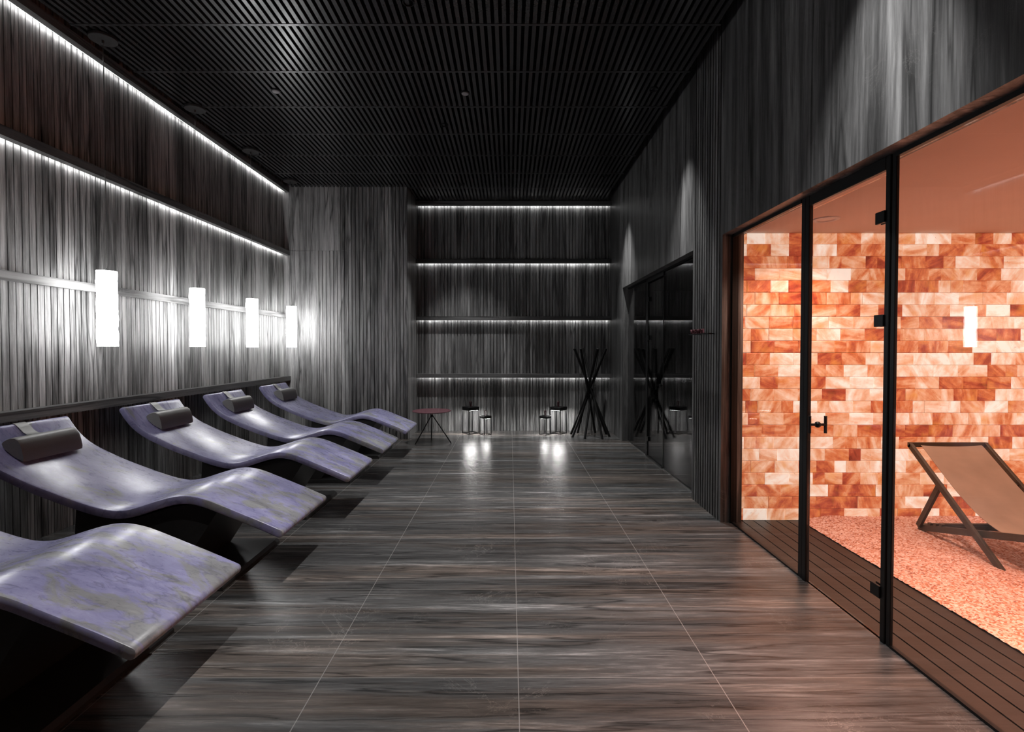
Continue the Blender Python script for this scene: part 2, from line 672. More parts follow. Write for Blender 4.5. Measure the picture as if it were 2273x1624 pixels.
bm = bmesh.new()
z_joint = 2.885
ngon_strip(bm, groove_profile(XL - 0.25, XP, YP, -1, 0.0562, 0.011, 0.016, YB + 0.25, start=-2.95), 'y', 0, z_joint - 0.002)
ngon_strip(bm, groove_profile(XL - 0.25, XP, YP, -1, 0.0562, 0.011, 0.016, YB + 0.25, start=-2.62), 'y', z_joint + 0.002, ZT)
add_box(bm, XL, XP - 0.01, YP + 0.012, YB, z_joint - 0.002, z_joint + 0.002)
struct('wall_corner', bm, M_WALLB)

bm = bmesh.new()
ngon_strip(bm, groove_profile(XP, XW, YB, -1, 0.0552, 0.011, 0.016, YB + 0.25), 'y', 0, ZT)
struct('wall_back', bm, M_WALLB)

bm = bmesh.new()
add_box(bm, XR, XW, YD1, YB + 0.25, 0, ZT)                       # far return
add_box(bm, XR, XW, YD0, YD1, ZH, ZT)                            # over the dark room opening
add_box(bm, XR, XW, Y0, YS, ZH, ZT)                              # over the salt room opening
ngon_strip(bm, groove_profile(YS, YD0, XR, -1, 0.0545, 0.019, 0.022, XW), 'x', 0, ZT)   # ribbed pier
struct('wall_right', bm, M_WALLR)
struct('wall_front', box(XL - 0.3, XW, Y0 - 0.2, Y0, 0, ZT), M_WALLR)

# ---- ledges of the left wall and the back wall (boards with LED strips beneath)
LEDGES = [(0.902, 0.066), (1.861, 0.066), (2.812, 0.068), (3.770, 0.068)]
def led_board(name, along, face, sgn, a0, a1, dep, zb, h, mat, led):
    """stone board with a slot along the wall; the LED strip sits inside the slot and faces the wall"""
    def across(d):
        return face + sgn * d
    if led:
        poly = [(across(-0.005), zb + 0.022), (across(0.034), zb + 0.022), (across(0.034), zb), (across(dep), zb), (across(dep), zb + h), (across(-0.005), zb + h)]
    else:
        poly = [(across(-0.005), zb), (across(dep), zb), (across(dep), zb + h), (across(-0.005), zb + h)]
    bm = bmesh.new()
    add_prism(bm, poly, along, a0, a1)
    t = struct(name, bm, mat)
    if led:
        xa, xb = sorted((across(0.030), across(0.0335)))
        if along == 'y':
            b2 = box(xa, xb, a0 + 0.02, a1 - 0.03, zb + 0.002, zb + 0.020)
        else:
            b2 = box(a0 + 0.015, a1 - 0.02, xa, xb, zb + 0.002, zb + 0.020)
        obj('led_strip', b2, M_LEDE, t)
    return t


for i, (zb, h) in enumerate(LEDGES):
    led_board('trim_%d' % (i + 1), 'y', XL, 1, Y0, YP, 0.045 if i == 1 else 0.095, zb, h, M_BAND if i == 1 else M_LEDGE, i in (2, 3))
for i, (zb, h) in enumerate(LEDGES):
    led_board('trim_%d' % (i + 5), 'x', YB, -1, XP + 0.005, XR, 0.095, zb, h, M_LEDGEB, True)

# ---- dark room behind the far glass
DX1 = 4.3
struct('floor_dark_room', box(XG + 0.01, DX1, 4.25, YB + 0.25, -0.12, 0.0), M_DARKROOM)
struct('ceiling_dark_room', box(XW, DX1, 4.25, YB + 0.25, 2.36, 2.44), M_DARKROOM)
struct('wall_dark_room_right', box(DX1, DX1 + 0.1, 4.25, YB + 0.25, 0, 2.36), M_DARKROOM)
struct('wall_dark_room_back', box(XW, DX1, YB, YB + 0.1, 0, 2.36), M_DARKROOM)

# ---- salt room shell
SX1 = 4.75
YW = 4.13                                                         # face of the salt bricks
ZS = 2.325                                                        # salt room ceiling
struct('ceiling_salt_room', box(XW - 0.005, SX1 + 0.2, Y0 - 0.2, YW + 0.1, ZS, ZS + 0.08), M_SALTCEIL)
struct('wall_salt_room_front', box(XG + 0.03, SX1 + 0.2, Y0 - 0.2, Y0, 0, ZS), M_SALTCEIL)


def brick_wall(bm, u0, u1, place, rows, bh=0.0972, bl=0.1935):
    rr = random.Random(11)
    for r in range(rows):
        z0 = r * bh
        z1 = min(z0 + bh, ZS - 0.002)
        u = u0 - (bl / 2 if r % 2 else 0) - rr.choice((0, 0, 0.03, 0.06))
        while u < u1:
            ln = bl * rr.choice((1, 1, 1, 1, 0.75, 0.5))
            a, b = max(u, u0), min(u + ln, u1)
            if b - a > 0.025 and z1 - z0 > 0.02:
                g_ = 0.0013
                c = 0.005
                d = rr.uniform(0.0, 0.006)
                pts = []
                for (pa, pz, pd) in ((a + g_, z0 + g_, 0.05), (b - g_, z0 + g_, 0.05), (b - g_, z1 - g_, 0.05), (a + g_, z1 - g_, 0.05),
                                     (a + g_, z0 + g_, d + c), (b - g_, z0 + g_, d + c), (b - g_, z1 - g_, d + c), (a + g_, z1 - g_, d + c),
                                     (a + g_ + c, z0 + g_ + c, d), (b - g_ - c, z0 + g_ + c, d), (b - g_ - c, z1 - g_ - c, d), (a + g_ + c, z1 - g_ - c, d)):
                    pts.append(bm.verts.new(place(pa, pd, pz)))
                for f in ((0, 1, 5, 4), (1, 2, 6, 5), (2, 3, 7, 6), (3, 0, 4, 7), (4, 5, 9, 8), (5, 6, 10, 9), (6, 7, 11, 10), (7, 4, 8, 11), (8, 9, 10, 11)):
                    bm.faces.new([pts[i] for i in f])
            u += ln


bm = bmesh.new()
brick_wall(bm, XW - 0.05, SX1, lambda u, d, z: (u, YW + d, z), 24)
wall_salt = struct('wall_salt_room_back', bm, M_SALT)
obj('mortar', box(XW - 0.05, SX1 + 0.2, YW + 0.012, YW + 0.12, 0, ZS), M_SALTBACK, wall_salt)
bm = bmesh.new()
brick_wall(bm, Y0, YW, lambda u, d, z: (SX1 + d, u, z), 24)
wall_salt2 = struct('wall_salt_room_right', bm, M_SALT)
obj('mortar', box(SX1 + 0.012, SX1 + 0.12, Y0, YW, 0, ZS), M_SALTBACK, wall_salt2)

# deck boards beside the glass
bm = bmesh.new()
nb = 6
w = (2.345 - 1.79) / nb
for i in range(nb):
    add_box(bm, 1.79 + i * w + 0.0045, 1.79 + (i + 1) * w - 0.0045, Y0, YW, -0.03, 0.0)
struct('floor_deck', bm, M_DECK)
struct('floor_salt_room', box(XG + 0.01, SX1 + 0.2, Y0, YW + 0.1, -0.12, -0.032), M_PLENUM)

# gravel
from mathutils import noise as mnoise
bm = bmesh.new()
gx0, gx1, gy0, gy1 = 2.345, SX1, 0.3, YW
nx, ny = 190, 300
grid = []
for j in range(ny + 1):
    rowv = []
    for i in range(nx + 1):
        X = gx0 + (gx1 - gx0) * i / nx
        Y = gy0 + (gy1 - gy0) * j / ny
        edge = min(1.0, (X - gx0) / 0.25)
        back = min(1.0, max(0.0, (Y - 3.3) / 0.8))
        h = 0.004 + edge * (0.018 + 0.012 * back + 0.018 * mnoise.noise((X * 2.2, Y * 2.2, 0.0))) + 0.006 * random.random()
        rowv.append(bm.verts.new((X, Y, h)))
    grid.append(rowv)
for j in range(ny):
    for i in range(nx):
        bm.faces.new([grid[j][i], grid[j][i + 1], grid[j + 1][i + 1], grid[j + 1][i]])
edge_v = [grid[j][0] for j in range(ny + 1)]
gravel = obj('salt_gravel', bm, M_GRAVEL)
tag(gravel, 'pink and orange salt gravel covering the floor of the glowing room', 'gravel')
gravel['kind'] = 'stuff'


# ------------------------------------------------------------------ glazing
def glass(name, y0, y1, parent, z0=0.012, z1=ZH - 0.03):
    return obj(name, box(XG, XG + 0.01, y0, y1, z0, z1), M_GLASS, parent)


# salt room: fixed pane near the camera, door, narrow fixed pane by the pier
w1 = struct_root('window_1', (XG, 0.6, 0))
glass('glass_pane', Y0, 2.364, w1)
obj('top_track', box(XG - 0.006, XG + 0.02, Y0, 2.364, ZH - 0.022, ZH), M_BLACK, w1)
obj('bottom_track', box(XG - 0.004, XG + 0.016, Y0, 2.364, 0.0, 0.012), M_BLACK, w1)
w2 = struct_root('window_2', (XG, 3.6, 0))
glass('glass_pane', 3.131, YS, w2)
obj('top_track', box(XG - 0.006, XG + 0.02, 3.131, YS, ZH - 0.022, ZH), M_BLACK, w2)
obj('bottom_track', box(XG - 0.004, XG + 0.016, 3.131, YS, 0.0, 0.012), M_BLACK, w2)
obj('side_channel', box(XG - 0.012, XG + 0.035, YS - 0.022, YS, 0.0, ZH), M_BLACK, w2)


def handle(parent, y, z=0.957):
    h = obj('handle', tube((XG - 0.045, y, z), (XG + 0.055, y, z), 0.008), M_BLACK, parent, True)
    bm = bmesh.new()
    bmesh.ops.create_uvsphere(bm, u_segments=16, v_segments=10, radius=0.018, matrix=Matrix.Translation((XG + 0.005, y, z)))
    obj('rosette', bm, M_BLACK, h, True)
    for sx in (-0.042, 0.050):
        obj('grip', tube((XG + sx, y, z - 0.05), (XG + sx, y, z + 0.05), 0.0085), M_BLACK, h, True)


def hinge(parent, y0, y1, z):
    bm = bmesh.new()
    add_box(bm, XG - 0.016, XG - 0.001, y0, y1, z - 0.028, z + 0.028)
    add_box(bm, XG + 0.011, XG + 0.024, y0, y1, z - 0.028, z + 0.028)
    bevel_all(bm, 0.002, 1)
    obj('hinge', bm, M_BLACK, parent)


d1 = struct_root('door_1', (XG, 2.75, 0))
glass('glass_leaf', 2.428, 3.041, d1, 0.012, ZH - 0.085)
obj('frame_post', bevel_all(box(XG - 0.007, XG + 0.018, 2.395, 2.427, 0, ZH), 0.003, 1), M_BLACK, d1)
obj('frame_post', bevel_all(box(XG - 0.003, XG + 0.013, 2.364, 2.391, 0, ZH), 0.003, 1), M_BLACK, d1)
obj('frame_post', bevel_all(box(XG - 0.007, XG + 0.018, 3.043, 3.083, 0, ZH), 0.003, 1), M_BLACK, d1)
obj('frame_post', bevel_all(box(XG - 0.003, XG + 0.013, 3.088, 3.130, 0, ZH), 0.003, 1), M_BLACK, d1)
obj('frame_head', bevel_all(box(XG - 0.007, XG + 0.018, 2.427, 3.043, ZH - 0.062, ZH), 0.003, 1), M_BLACK, d1)
for z in (2.02, 1.53, 0.235):
    hinge(d1, 2.420, 2.482, z)
handle(d1, 2.955)

# dark room: fixed pane, door, fixed pane
w3 = struct_root('window_3', (XG, 5.3, 0))
glass('glass_pane', YD0, 5.915, w3)
obj('top_track', box(XG - 0.006, XG + 0.02, YD0, 5.915, ZH - 0.022, ZH), M_BLACK, w3)
obj('bottom_track', box(XG - 0.004, XG + 0.016, YD0, 5.915, 0.0, 0.008), M_CHROME, w3)
w4 = struct_root('window_4', (XG, 7.2, 0))
glass('glass_pane', 6.69, YD1, w4)
obj('top_track', box(XG - 0.006, XG + 0.02, 6.69, YD1, ZH - 0.022, ZH), M_BLACK, w4)
obj('bottom_track', box(XG - 0.004, XG + 0.016, 6.69, YD1, 0.0, 0.008), M_CHROME, w4)
d2 = struct_root('door_2', (XG, 6.3, 0))
glass('glass_leaf', 5.935, 6.585, d2, 0.02, ZH - 0.085)
obj('frame_post', bevel_all(box(XG - 0.007, XG + 0.018, 6.59, 6.636, 0, ZH), 0.003, 1), M_BLACK, d2)
obj('frame_post', bevel_all(box(XG - 0.003, XG + 0.013, 6.64, 6.685, 0, ZH), 0.003, 1), M_BLACK, d2)
obj('frame_head', bevel_all(box(XG - 0.007, XG + 0.018, 5.92, 6.59, ZH - 0.062, ZH), 0.003, 1), M_BLACK, d2)
obj('door_seal', box(XG - 0.003, XG + 0.013, 5.917, 5.934, 0.0, ZH - 0.08), M_BLACK, d2)
obj('threshold', box(XG - 0.012, XG + 0.02, 5.93, 6.59, 0.0, 0.018), M_BLACK, d2)
for z in (2.02, 1.53, 0.235):
    hinge(d2, 6.52, 6.594, z)
handle(d2, 6.06)


# ------------------------------------------------------------------ stone loungers
TOP = [(-3.139, .900), (-3.122, .908), (-3.099, .872), (-3.05, .806), (-3.0, .758), (-2.926, .707), (-2.827, .658), (-2.728, .613), (-2.58, .556),
       (-2.48, .520), (-2.381, .488), (-2.307, .470), (-2.25, .465), (-2.184, .474), (-2.134, .488), (-2.06, .513), (-1.958, .543),
       (-1.891, .555), (-1.829, .553), (-1.752, .536), (-1.649, .496), (-1.546, .454), (-1.443, .412), (-1.36, .376), (-1.315, .356)]
THICK = 0.050
LW = 0.705


def smooth_curve(pts, step=0.02):
    """Catmull-Rom resample of the profile"""
    P = [Vector((p[0], p[1])) for p in pts]
    P = [P[0] * 2 - P[1]] + P + [P[-1] * 2 - P[-2]]
    out = []
    for i in range(1, len(P) - 2):
        n = max(1, int((P[i + 1] - P[i]).length / step))
        for k in range(n):
            t = k / n
            a, b, c, d = P[i - 1], P[i], P[i + 1], P[i + 2]
            out.append(0.5 * ((2 * b) + (c - a) * t + (2 * a - 5 * b + 4 * c - d) * t * t + (3 * b - a - 3 * c + d) * t ** 3))
    out.append(P[-2])
    return out


def relax(c, it=3):
    for _ in range(it):
        c = [c[0]] + [(c[i - 1] + 2 * c[i] + c[i + 1]) / 4 for i in range(1, len(c) - 1)] + [c[-1]]
    return c


LPROF = relax(smooth_curve(TOP[1:]), 3)


def lounger_slab():
    """constant section: top line, offset underside and rounded ends, extruded over the width with rounded arrises"""
    c = LPROF
    n = len(c)
    tang = []
    for i in range(n):
        t = (c[min(i + 1, n - 1)] - c[max(i - 1, 0)]).normalized()
        tang.append(t)
    nor = [Vector((-t.y, t.x)) for t in tang]

    def section(inset):
        th = THICK
        top = [c[i] - nor[i] * inset for i in range(n)]
        bot = [c[i] - nor[i] * (th - inset) for i in range(n)]
        r = th / 2
        end = []
        for k in range(1, 6):
            a = PI / 2 - PI * k / 6
            end.append(c[-1] - nor[-1] * r + (nor[-1] * math.sin(a) + tang[-1] * math.cos(a) * 0.9) * (r - inset))
        sta = []
        for k in range(1, 6):
            a = -PI / 2 - PI * k / 6
            sta.append(c[0] - nor[0] * r + (nor[0] * math.sin(a) + tang[0] * math.cos(a) * 0.9) * (r - inset))
        return top + end + list(reversed(bot)) + sta
    bm = bmesh.new()
    rr = 0.009
    rings = []
    for y, ins in ((-LW / 2, rr), (-LW / 2 + rr * 0.3, rr * 0.3), (-LW / 2 + rr, 0), (0, 0), (LW / 2 - rr, 0), (LW / 2 - rr * 0.3, rr * 0.3), (LW / 2, rr)):
        rings.append([bm.verts.new((p.x, y, p.y)) for p in section(ins)])
    m = len(rings[0])
    for A, B in zip(rings, rings[1:]):
        for i in range(m):
            bm.faces.new([A[i], A[(i + 1) % m], B[(i + 1) % m], B[i]])
    # side faces as quads between the top and the underside
    for R in (rings[0], rings[-1]):
        for i in range(n - 1):
            bm.faces.new([R[i], R[i + 1], R[2 * n + 5 - 2 - i], R[2 * n + 5 - 1 - i]])
        bm.faces.new(R[n - 1:n + 6])
        bm.faces.new(R[2 * n + 5 - 1:] + [R[0]])
    return bm


def prof_z(x):
    for a, b in zip(LPROF, LPROF[1:]):
        if a.x <= x <= b.x:
            t = (x - a.x) / (b.x - a.x)
            return a.y + (b.y - a.y) * t
    return LPROF[-1].y


def pedestal_bm():
    bm = bmesh.new()
    xs = [-2.52 + i * (2.52 - 1.70) / 14 for i in range(15)]
    top = [(x, prof_z(x) - THICK - 0.004 - 0.012) for x in xs]
    poly = [(-2.55, 0.0), (-1.99, 0.0), (-1.96, 0.05)] + list(reversed(top))
    add_prism(bm, poly, 'y', -LW / 2 + 0.04, LW / 2 - 0.04)
    return bm


def plinth_bm():
    bm = bmesh.new()
    add_prism(bm, [(-2.54, 0.0), (-1.655, 0.0), (-1.655, 0.018), (-1.672, 0.036), (-2.54, 0.036)], 'y', -LW / 2 + 0.005, LW / 2 + 0.03)
    return bm


LY = [2.115, 3.27, 4.49, 5.62, 6.80]
LLAB = ['lavender marble wave lounger nearest the camera, its head cut off by the photo edge',
        'lavender marble wave lounger with pillow, second from the camera',
        'lavender marble wave lounger with pillow, middle one of the row',
        'lavender marble wave lounger with pillow, second from the corner wall',
        'lavender marble wave lounger with pillow, last one beside the corner wall']
LG = 'marble loungers along the left wall'
lounger0 = thing('stone_lounger', LLAB[0], 'lounger', (0, LY[0], 0), LG)
obj('slab', lounger_slab(), M_MARBLE, lounger0, True, local=True)
ped = obj('pedestal', pedestal_bm(), M_BLACKP, lounger0, False, local=True)
obj('plinth', plinth_bm(), M_BLACKP, ped, False, local=True)
for i in range(1, 5):
    dup(lounger0, (0, LY[i], 0), LLAB[i], LG)


# ------------------------------------------------------------------ head pillows
def pillow_bm():
    """half-round bolster following the head of the slab"""
    sec = [(-2.915, .716), (-2.913, .735), (-2.920, .775), (-2.932, .818), (-2.948, .846), (-2.968, .859), (-2.992, .860), (-3.016, .852),
           (-3.040, .838), (-3.048, .826)]
    bot = [(-3.040, .800), (-2.990, .7535), (-2.950, .729)]
    sec = [(x, z) for x, z in sec] + [(x, z + 0.004) for x, z in bot]
    cx = sum(p[0] for p in sec) / len(sec)
    cz = sum(p[1] for p in sec) / len(sec)
    bm = bmesh.new()
    rings = []
    hl = 0.212
    for y, s in ((-hl, 0.955), (-hl + 0.005, 0.985), (-hl + 0.02, 1.0), (-hl / 2, 1.0), (0, 1.0), (hl / 2, 1.0), (hl - 0.02, 1.0), (hl - 0.005, 0.985), (hl, 0.955)):
        rings.append([bm.verts.new((cx + (x - cx) * s, y, cz + (z - cz) * s + (1 - s) * -0.01)) for x, z in sec])
    m = len(sec)
    for A, B in zip(rings, rings[1:]):
        for i in range(m):
            bm.faces.new([A[i], A[(i + 1) % m], B[(i + 1) % m], B[i]])
    bm.faces.new(rings[0])
    bm.faces.new(list(reversed(rings[-1])))
    return bm


def strap_bm():
    bm = bmesh.new()
    path = [(-3.02, .853), (-3.05, .851), (-3.075, .866), (-3.10, .893), (-3.122, .914), (-3.140, .920), (-3.158, .912), (-3.170, .892), (-3.168, .86), (-3.135, .79), (-3.10, .745)]
    a0, a1 = -0.045, 0.035
    L = [bm.verts.new((x, a0, z + 0.003)) for x, z in path]
    R = [bm.verts.new((x, a1, z + 0.003)) for x, z in path]
    for i in range(len(path) - 1):
        bm.faces.new([L[i], L[i + 1], R[i + 1], R[i]])
    bmesh.ops.recalc_face_normals(bm, faces=bm.faces)
    bmesh.ops.solidify(bm, geom=list(bm.faces), thickness=0.003)
    return bm


PLAB = ['grey bolster pillow on the lounger nearest to it at the left photo edge',
        'grey bolster pillow strapped on the middle lounger of the row',
        'grey bolster pillow on the second lounger from the corner wall',
        'grey bolster pillow on the last lounger by the corner wall']
PLAB[0] = 'grey bolster pillow at the left photo edge, largest of the four pillows'
PG = 'head pillows on the loungers'
pillow0 = thing('head_pillow', PLAB[0], 'pillow', (0, LY[1], 0), PG)
pb = obj('bolster', pillow_bm(), M_PILLOW, pillow0, True, local=True)
obj('strap', strap_bm(), M_PILLOW, pillow0, True, local=True)
for i in range(1, 4):
    dup(pillow0, (0, LY[i + 1], 0), PLAB[i], PG)


# ------------------------------------------------------------------ pendant lamps
def shade_bm():
    bm = bmesh.new()
    seg, rows = 40, 44
    rings = []
    for j in range(rows + 1):
        z = 1.412 + (2.01 - 1.412) * j / rows
        ring = []
        for i in range(seg):
            a = 2 * PI * i / seg
            r = 0.069 + 0.006 * mnoise.noise((math.cos(a) * 1.6, math.sin(a) * 1.6, z * 9.0)) + 0.003 * mnoise.noise((math.cos(a) * 3, math.sin(a) * 3, z * 26.0))
            ring.append(bm.verts.new((r * math.cos(a), r * math.sin(a), z)))
        rings.append(ring)
    for A, B in zip(rings, rings[1:]):
        for i in range(seg):
            bm.faces.new([A[i], A[(i + 1) % seg], B[(i + 1) % seg], B[i]])
    bm.faces.new(list(reversed(rings[0])))
    bm.faces.new(rings[-1])
    return bm


PENG = 'cylinder pendants over the lounger heads'
PENY = [2.95, 4.09, 5.27, 6.39, 7.54]
PENL = ['glowing white cylinder pendant just outside the left photo edge',
        'glowing white cylinder pendant nearest the camera, over the gap beside the largest pillow',
        'glowing white cylinder pendant, second from the camera',
        'glowing white cylinder pendant, second from the corner wall',
        'glowing white cylinder pendant against the corner wall, farthest of the row']
pend0 = thing('pendant_lamp', PENL[1], 'pendant lamp', (-3.21, PENY[1], 0), PENG)
obj('shade', shade_bm(), M_PENDANT, pend0, True, local=True)
bm = bmesh.new()
add_lathe(bm, [(0, 3.824), (0.092, 3.824), (0.096, 3.828), (0.096, 3.846), (0, 3.846)], 36)
add_lathe(bm, [(0, 3.800), (0.009, 3.800), (0.009, 3.824), (0, 3.824)], 12)
obj('canopy', bm, plain('grey_canopy', (0.045, 0.045, 0.045), 0.5), pend0, True, local=True)
obj('cable', tube((0, 0, 2.03), (0, 0, 3.80), 0.0022, seg=8), M_CHROME, pend0, True, local=True)
bm = bmesh.new()
add_lathe(bm, [(0, 2.0105), (0.012, 2.0105), (0.012, 2.022), (0.004, 2.035), (0, 2.035)], 14)
obj('cap', bm, M_CHROME, pend0, True, local=True)
for i in (0, 2, 3, 4):
    dup(pend0, (-3.21, PENY[i], 0), PENL[i], PENG)

# ------------------------------------------------------------------ ceiling downlights
DG = 'recessed downlights between the ceiling slats'
dl0 = None


def make_downlight(loc, label):
    global dl0
    if dl0 is None:
        dl0 = thing('ceiling_downlight', label, 'downlight', loc, DG)
        bm = bmesh.new()
        add_lathe(bm, [(0.036, 0.0), (0.042, 0.0), (0.042, 0.075), (0.036, 0.075), (0.036, 0.0)], 24)
        obj('housing', bm, M_BLACK, dl0, True, local=True)
        bm = bmesh.new()
        add_lathe(bm, [(0, 0.066), (0.035, 0.066), (0.035, 0.07), (0, 0.07)], 20)
        obj('lens', bm, M_LENS, dl0, False, local=True)
    else:
        dup(dl0, loc, label, DG)


for i, y in enumerate((1.72, 3.68, 5.68, 7.72)):
    make_downlight((-0.72, y, 3.842), ['recessed black downlight over the first lounger foot, above the photo top',
                                       'recessed black downlight in the middle of the slats, just above the photo top',
                                       'recessed black downlight between slats, middle of the ceiling',
                                       'recessed black downlight between slats, above the round side table'][i])
    spot('spot_center', (-0.72, y, 3.846), W_SPOT, 70, 0.8, (1, 0.99, 0.98), 0.022)
for i, y in enumerate((2.36, 4.90, 7.36)):
    make_downlight((1.36, y, 3.842), ['recessed black downlight by the right wall over the salt room header',
                                      'recessed black downlight by the right wall above the ribbed pier',
                                      'recessed black downlight by the right wall near the back shelves'][i])
    spot('spot_wall', (1.36, y, 3.846), W_WALLSPOT, 54, 0.9, (1, 0.99, 0.98), 0.02)

# round discs on the ceiling
SG = 'round ceiling sensors'
s0 = thing('ceiling_sensor', 'small round pale ceiling sensor on the left among brightly lit slats', 'sensor', (-2.23, 4.93, 3.85), SG)
bm = bmesh.new()
add_lathe(bm, [(0, -0.016), (0.030, -0.016), (0.034, -0.012), (0.034, 0.0), (0, 0.0)], 28)
obj('disc', bm, M_WHITE_PLASTIC, s0, True, local=True)
bm = bmesh.new()
add_lathe(bm, [(0.034, -0.010), (0.042, -0.008), (0.042, 0.001), (0.034, 0.001)], 28)
obj('ring', bm, M_BLACK, s0, True, local=True)
dup(s0, (-0.43, 4.97, 3.85), 'small round dark ceiling sensor near the middle of the slats', SG)


# ------------------------------------------------------------------ side table
tb = thing('side_table', 'round wine-red side table on three black legs beside the last lounger', 'table', (-1.165, 7.62, 0))
bm = bmesh.new()
add_lathe(bm, [(0, 0.452), (0.270, 0.452), (0.288, 0.460), (0.289, 0.464), (0.287, 0.467), (0, 0.467)], 64)
bm2 = obj('tabletop', bm, M_WINE, tb, True, local=True)
bm = bmesh.new()
add_lathe(bm, [(0, 0.372), (0.014, 0.372), (0.022, 0.39), (0.022, 0.408), (0.016, 0.408), (0.016, 0.430), (0.034, 0.452), (0, 0.452)], 24)
obj('hub', bm, M_BLACK, tb, True, local=True)
bm = bmesh.new()
add_lathe(bm, [(0.016, 0.409), (0.024, 0.409), (0.024, 0.428), (0.016, 0.428)], 24)
col_ = obj('collar', bm, M_CHROME, tb, True, local=True)
col_['label'] = 'bright steel collar'
for (fx, fy) in ((-1.378, 7.43), (-0.865, 7.52), (-1.215, 7.90)):
    obj('leg', tube((fx + 1.165, fy - 7.62, 0.0), ((fx + 1.165) * 0.06, (fy - 7.62) * 0.06, 0.385), 0.0095, 0.0075, seg=12), M_BLACK, tb, True, local=True)


# ------------------------------------------------------------------ lanterns
def make_lantern(label, loc, s, h, ang):
    t = thing('lantern', label, 'lantern', loc, 'black frame lanterns by the back wall')
    t.rotation_euler = (0, 0, ang)
    a = s / 2
    e = 0.0125 if s > 0.17 else 0.0098
    lid = 0.055 if s > 0.17 else 0.042
    bm = bmesh.new()
    for sx in (-1, 1):
        for sy in (-1, 1):
            add_box(bm, sx * a - e if sx > 0 else -a, a if sx > 0 else -a + e, sy * a - e if sy > 0 else -a, a if sy > 0 else -a + e, 0.0, h - lid)
    for sgn in (-1, 1):
        y0, y1 = (a - e, a) if sgn > 0 else (-a, -a + e)
        add_box(bm, -a + e, a - e, y0, y1, 0.0, e)
        add_box(bm, y0, y1, -a + e, a - e, 0.0, e)
    obj('frame', bm, M_BLACK, t, False, local=True)
    bm = box(-a, a, -a, a, h - lid, h)
    bevel_all(bm, 0.003, 1)
    obj('lid', bm, M_BLACK, t, False, local=True)
    led = obj('led_panel', box(-a + 0.02, a - 0.02, -a + 0.02, a - 0.02, h - lid - 0.003, h - lid), M_LANTERN, t, False, local=True)
    led['label'] = 'glowing white LED panel under the lid'
    # leather loop
    bm = bmesh.new()
    hw, hh = (0.020, 0.088) if s > 0.17 else (0.018, 0.085)
    pts = []
    for k in range(0, 17):
        aa = -0.35 * PI / 2 + (PI + 0.35 * PI) * k / 16
        pts.append((hw * math.cos(aa), h + hh - hw + hw * math.sin(aa)))
    pts = [(0.006, h)] + pts + [(-0.006, h)]
    wdt = 0.011
    L = [bm.verts.new((p[0], -wdt, p[1])) for p in pts]
    R = [bm.verts.new((p[0], wdt, p[1])) for p in pts]
    for i in range(len(pts) - 1):
        bm.faces.new([L[i], L[i + 1], R[i + 1], R[i]])
    bmesh.ops.recalc_face_normals(bm, faces=bm.faces)
    bmesh.ops.solidify(bm, geom=list(bm.faces), thickness=0.004)
    hd = obj('handle', bm, M_STRAP, t, True, local=True)
    hd['label'] = 'dark red leather loop handle'
    return t


make_lantern('tall black lantern with red loop, left pair, nearer the side table', (-0.645, 8.40, 0), 0.205, 0.438, 0.66)
make_lantern('short black lantern with red loop, left pair', (-0.395, 8.28, 0), 0.142, 0.305, 0.62)
make_lantern('short black lantern with red loop, right pair', (0.572, 8.28, 0), 0.142, 0.305, 0.87)
make_lantern('tall black lantern with red loop, right pair, beside the crossed sticks', (0.795, 8.40, 0), 0.205, 0.438, 0.92)


# ------------------------------------------------------------------ bundle of crossed sticks (coat stand)
cs = thing('coat_stand', 'black coat stand of eight crossed round sticks by the back right corner', 'coat stand', (1.285, 8.12, 0))
feet = [(1267.6, 8.30), (1271, 8.00), (1282.4, 8.41), (1298.4, 7.85), (1321.8, 8.41), (1337.8, 7.85), (1346.5, 8.30), (1353.8, 8.05)]
wx, wy, wz = 1.275, 8.12, 0.79
tops = [(1345.5, 7.95), (1344.5, 8.30), (1326.5, 7.80), (1327.5, 8.40), (1289.0, 7.80), (1295.0, 8.40), (1276.0, 7.95), (1274.5, 8.15)]
for (u, Y), (tu, TY) in zip(feet, tops):
    f = Vector(((u - 1132) / 1137 * Y - 1.285, Y - 8.12, 0.0))
    t_ = Vector(((tu - 1132) / 1137 * TY - 1.285, TY - 8.12, 1.39))
    d = (t_ - f).normalized()
    bm = bmesh.new()
    add_tube(bm, f, t_, 0.0185, seg=14)
    obj('stick', bm, M_STICK, cs, True, local=True)

# ------------------------------------------------------------------ wall sign on the ribbed pier
sg = thing('wall_sign', 'small sign of dark red letters on a black bar fixed to the ribbed pier', 'sign', (1.62, 4.38, 1.52))
bm = box(1.607, 1.633, 4.155, 4.615, 1.514, 1.522)
obj('bar', bm, M_BLACK, sg)
for y in (4.24, 4.54):
    obj('bracket', box(1.633, 1.6905, y - 0.006, y + 0.006, 1.514, 1.522), M_BLACK, sg)
cu = bpy.data.curves.new('letters', 'FONT')
cu.body = 'VOEDYOL'
cu.size = 0.055
cu.extrude = 0.006
cu.offset = 0.0012
cu.space_character = 1.35
tmp = bpy.data.objects.new('letters_text', cu)
COL.objects.link(tmp)
dg = bpy.context.evaluated_depsgraph_get()
me = bpy.data.meshes.new_from_object(tmp.evaluated_get(dg))
bpy.data.objects.remove(tmp)
R4 = Matrix(((0, 0, -1, 1.620), (-1, 0, 0, 4.585), (0, 1, 0, 1.523), (0, 0, 0, 1)))
me.transform(R4)
me.materials.clear()
me.materials.append(M_SIGN)
lt = bpy.data.objects.new('lettering', me)
COL.objects.link(lt)
lt.parent = sg
lt.matrix_parent_inverse = Matrix.Translation(sg.location).inverted()
lt['label'] = 'dark red letters'

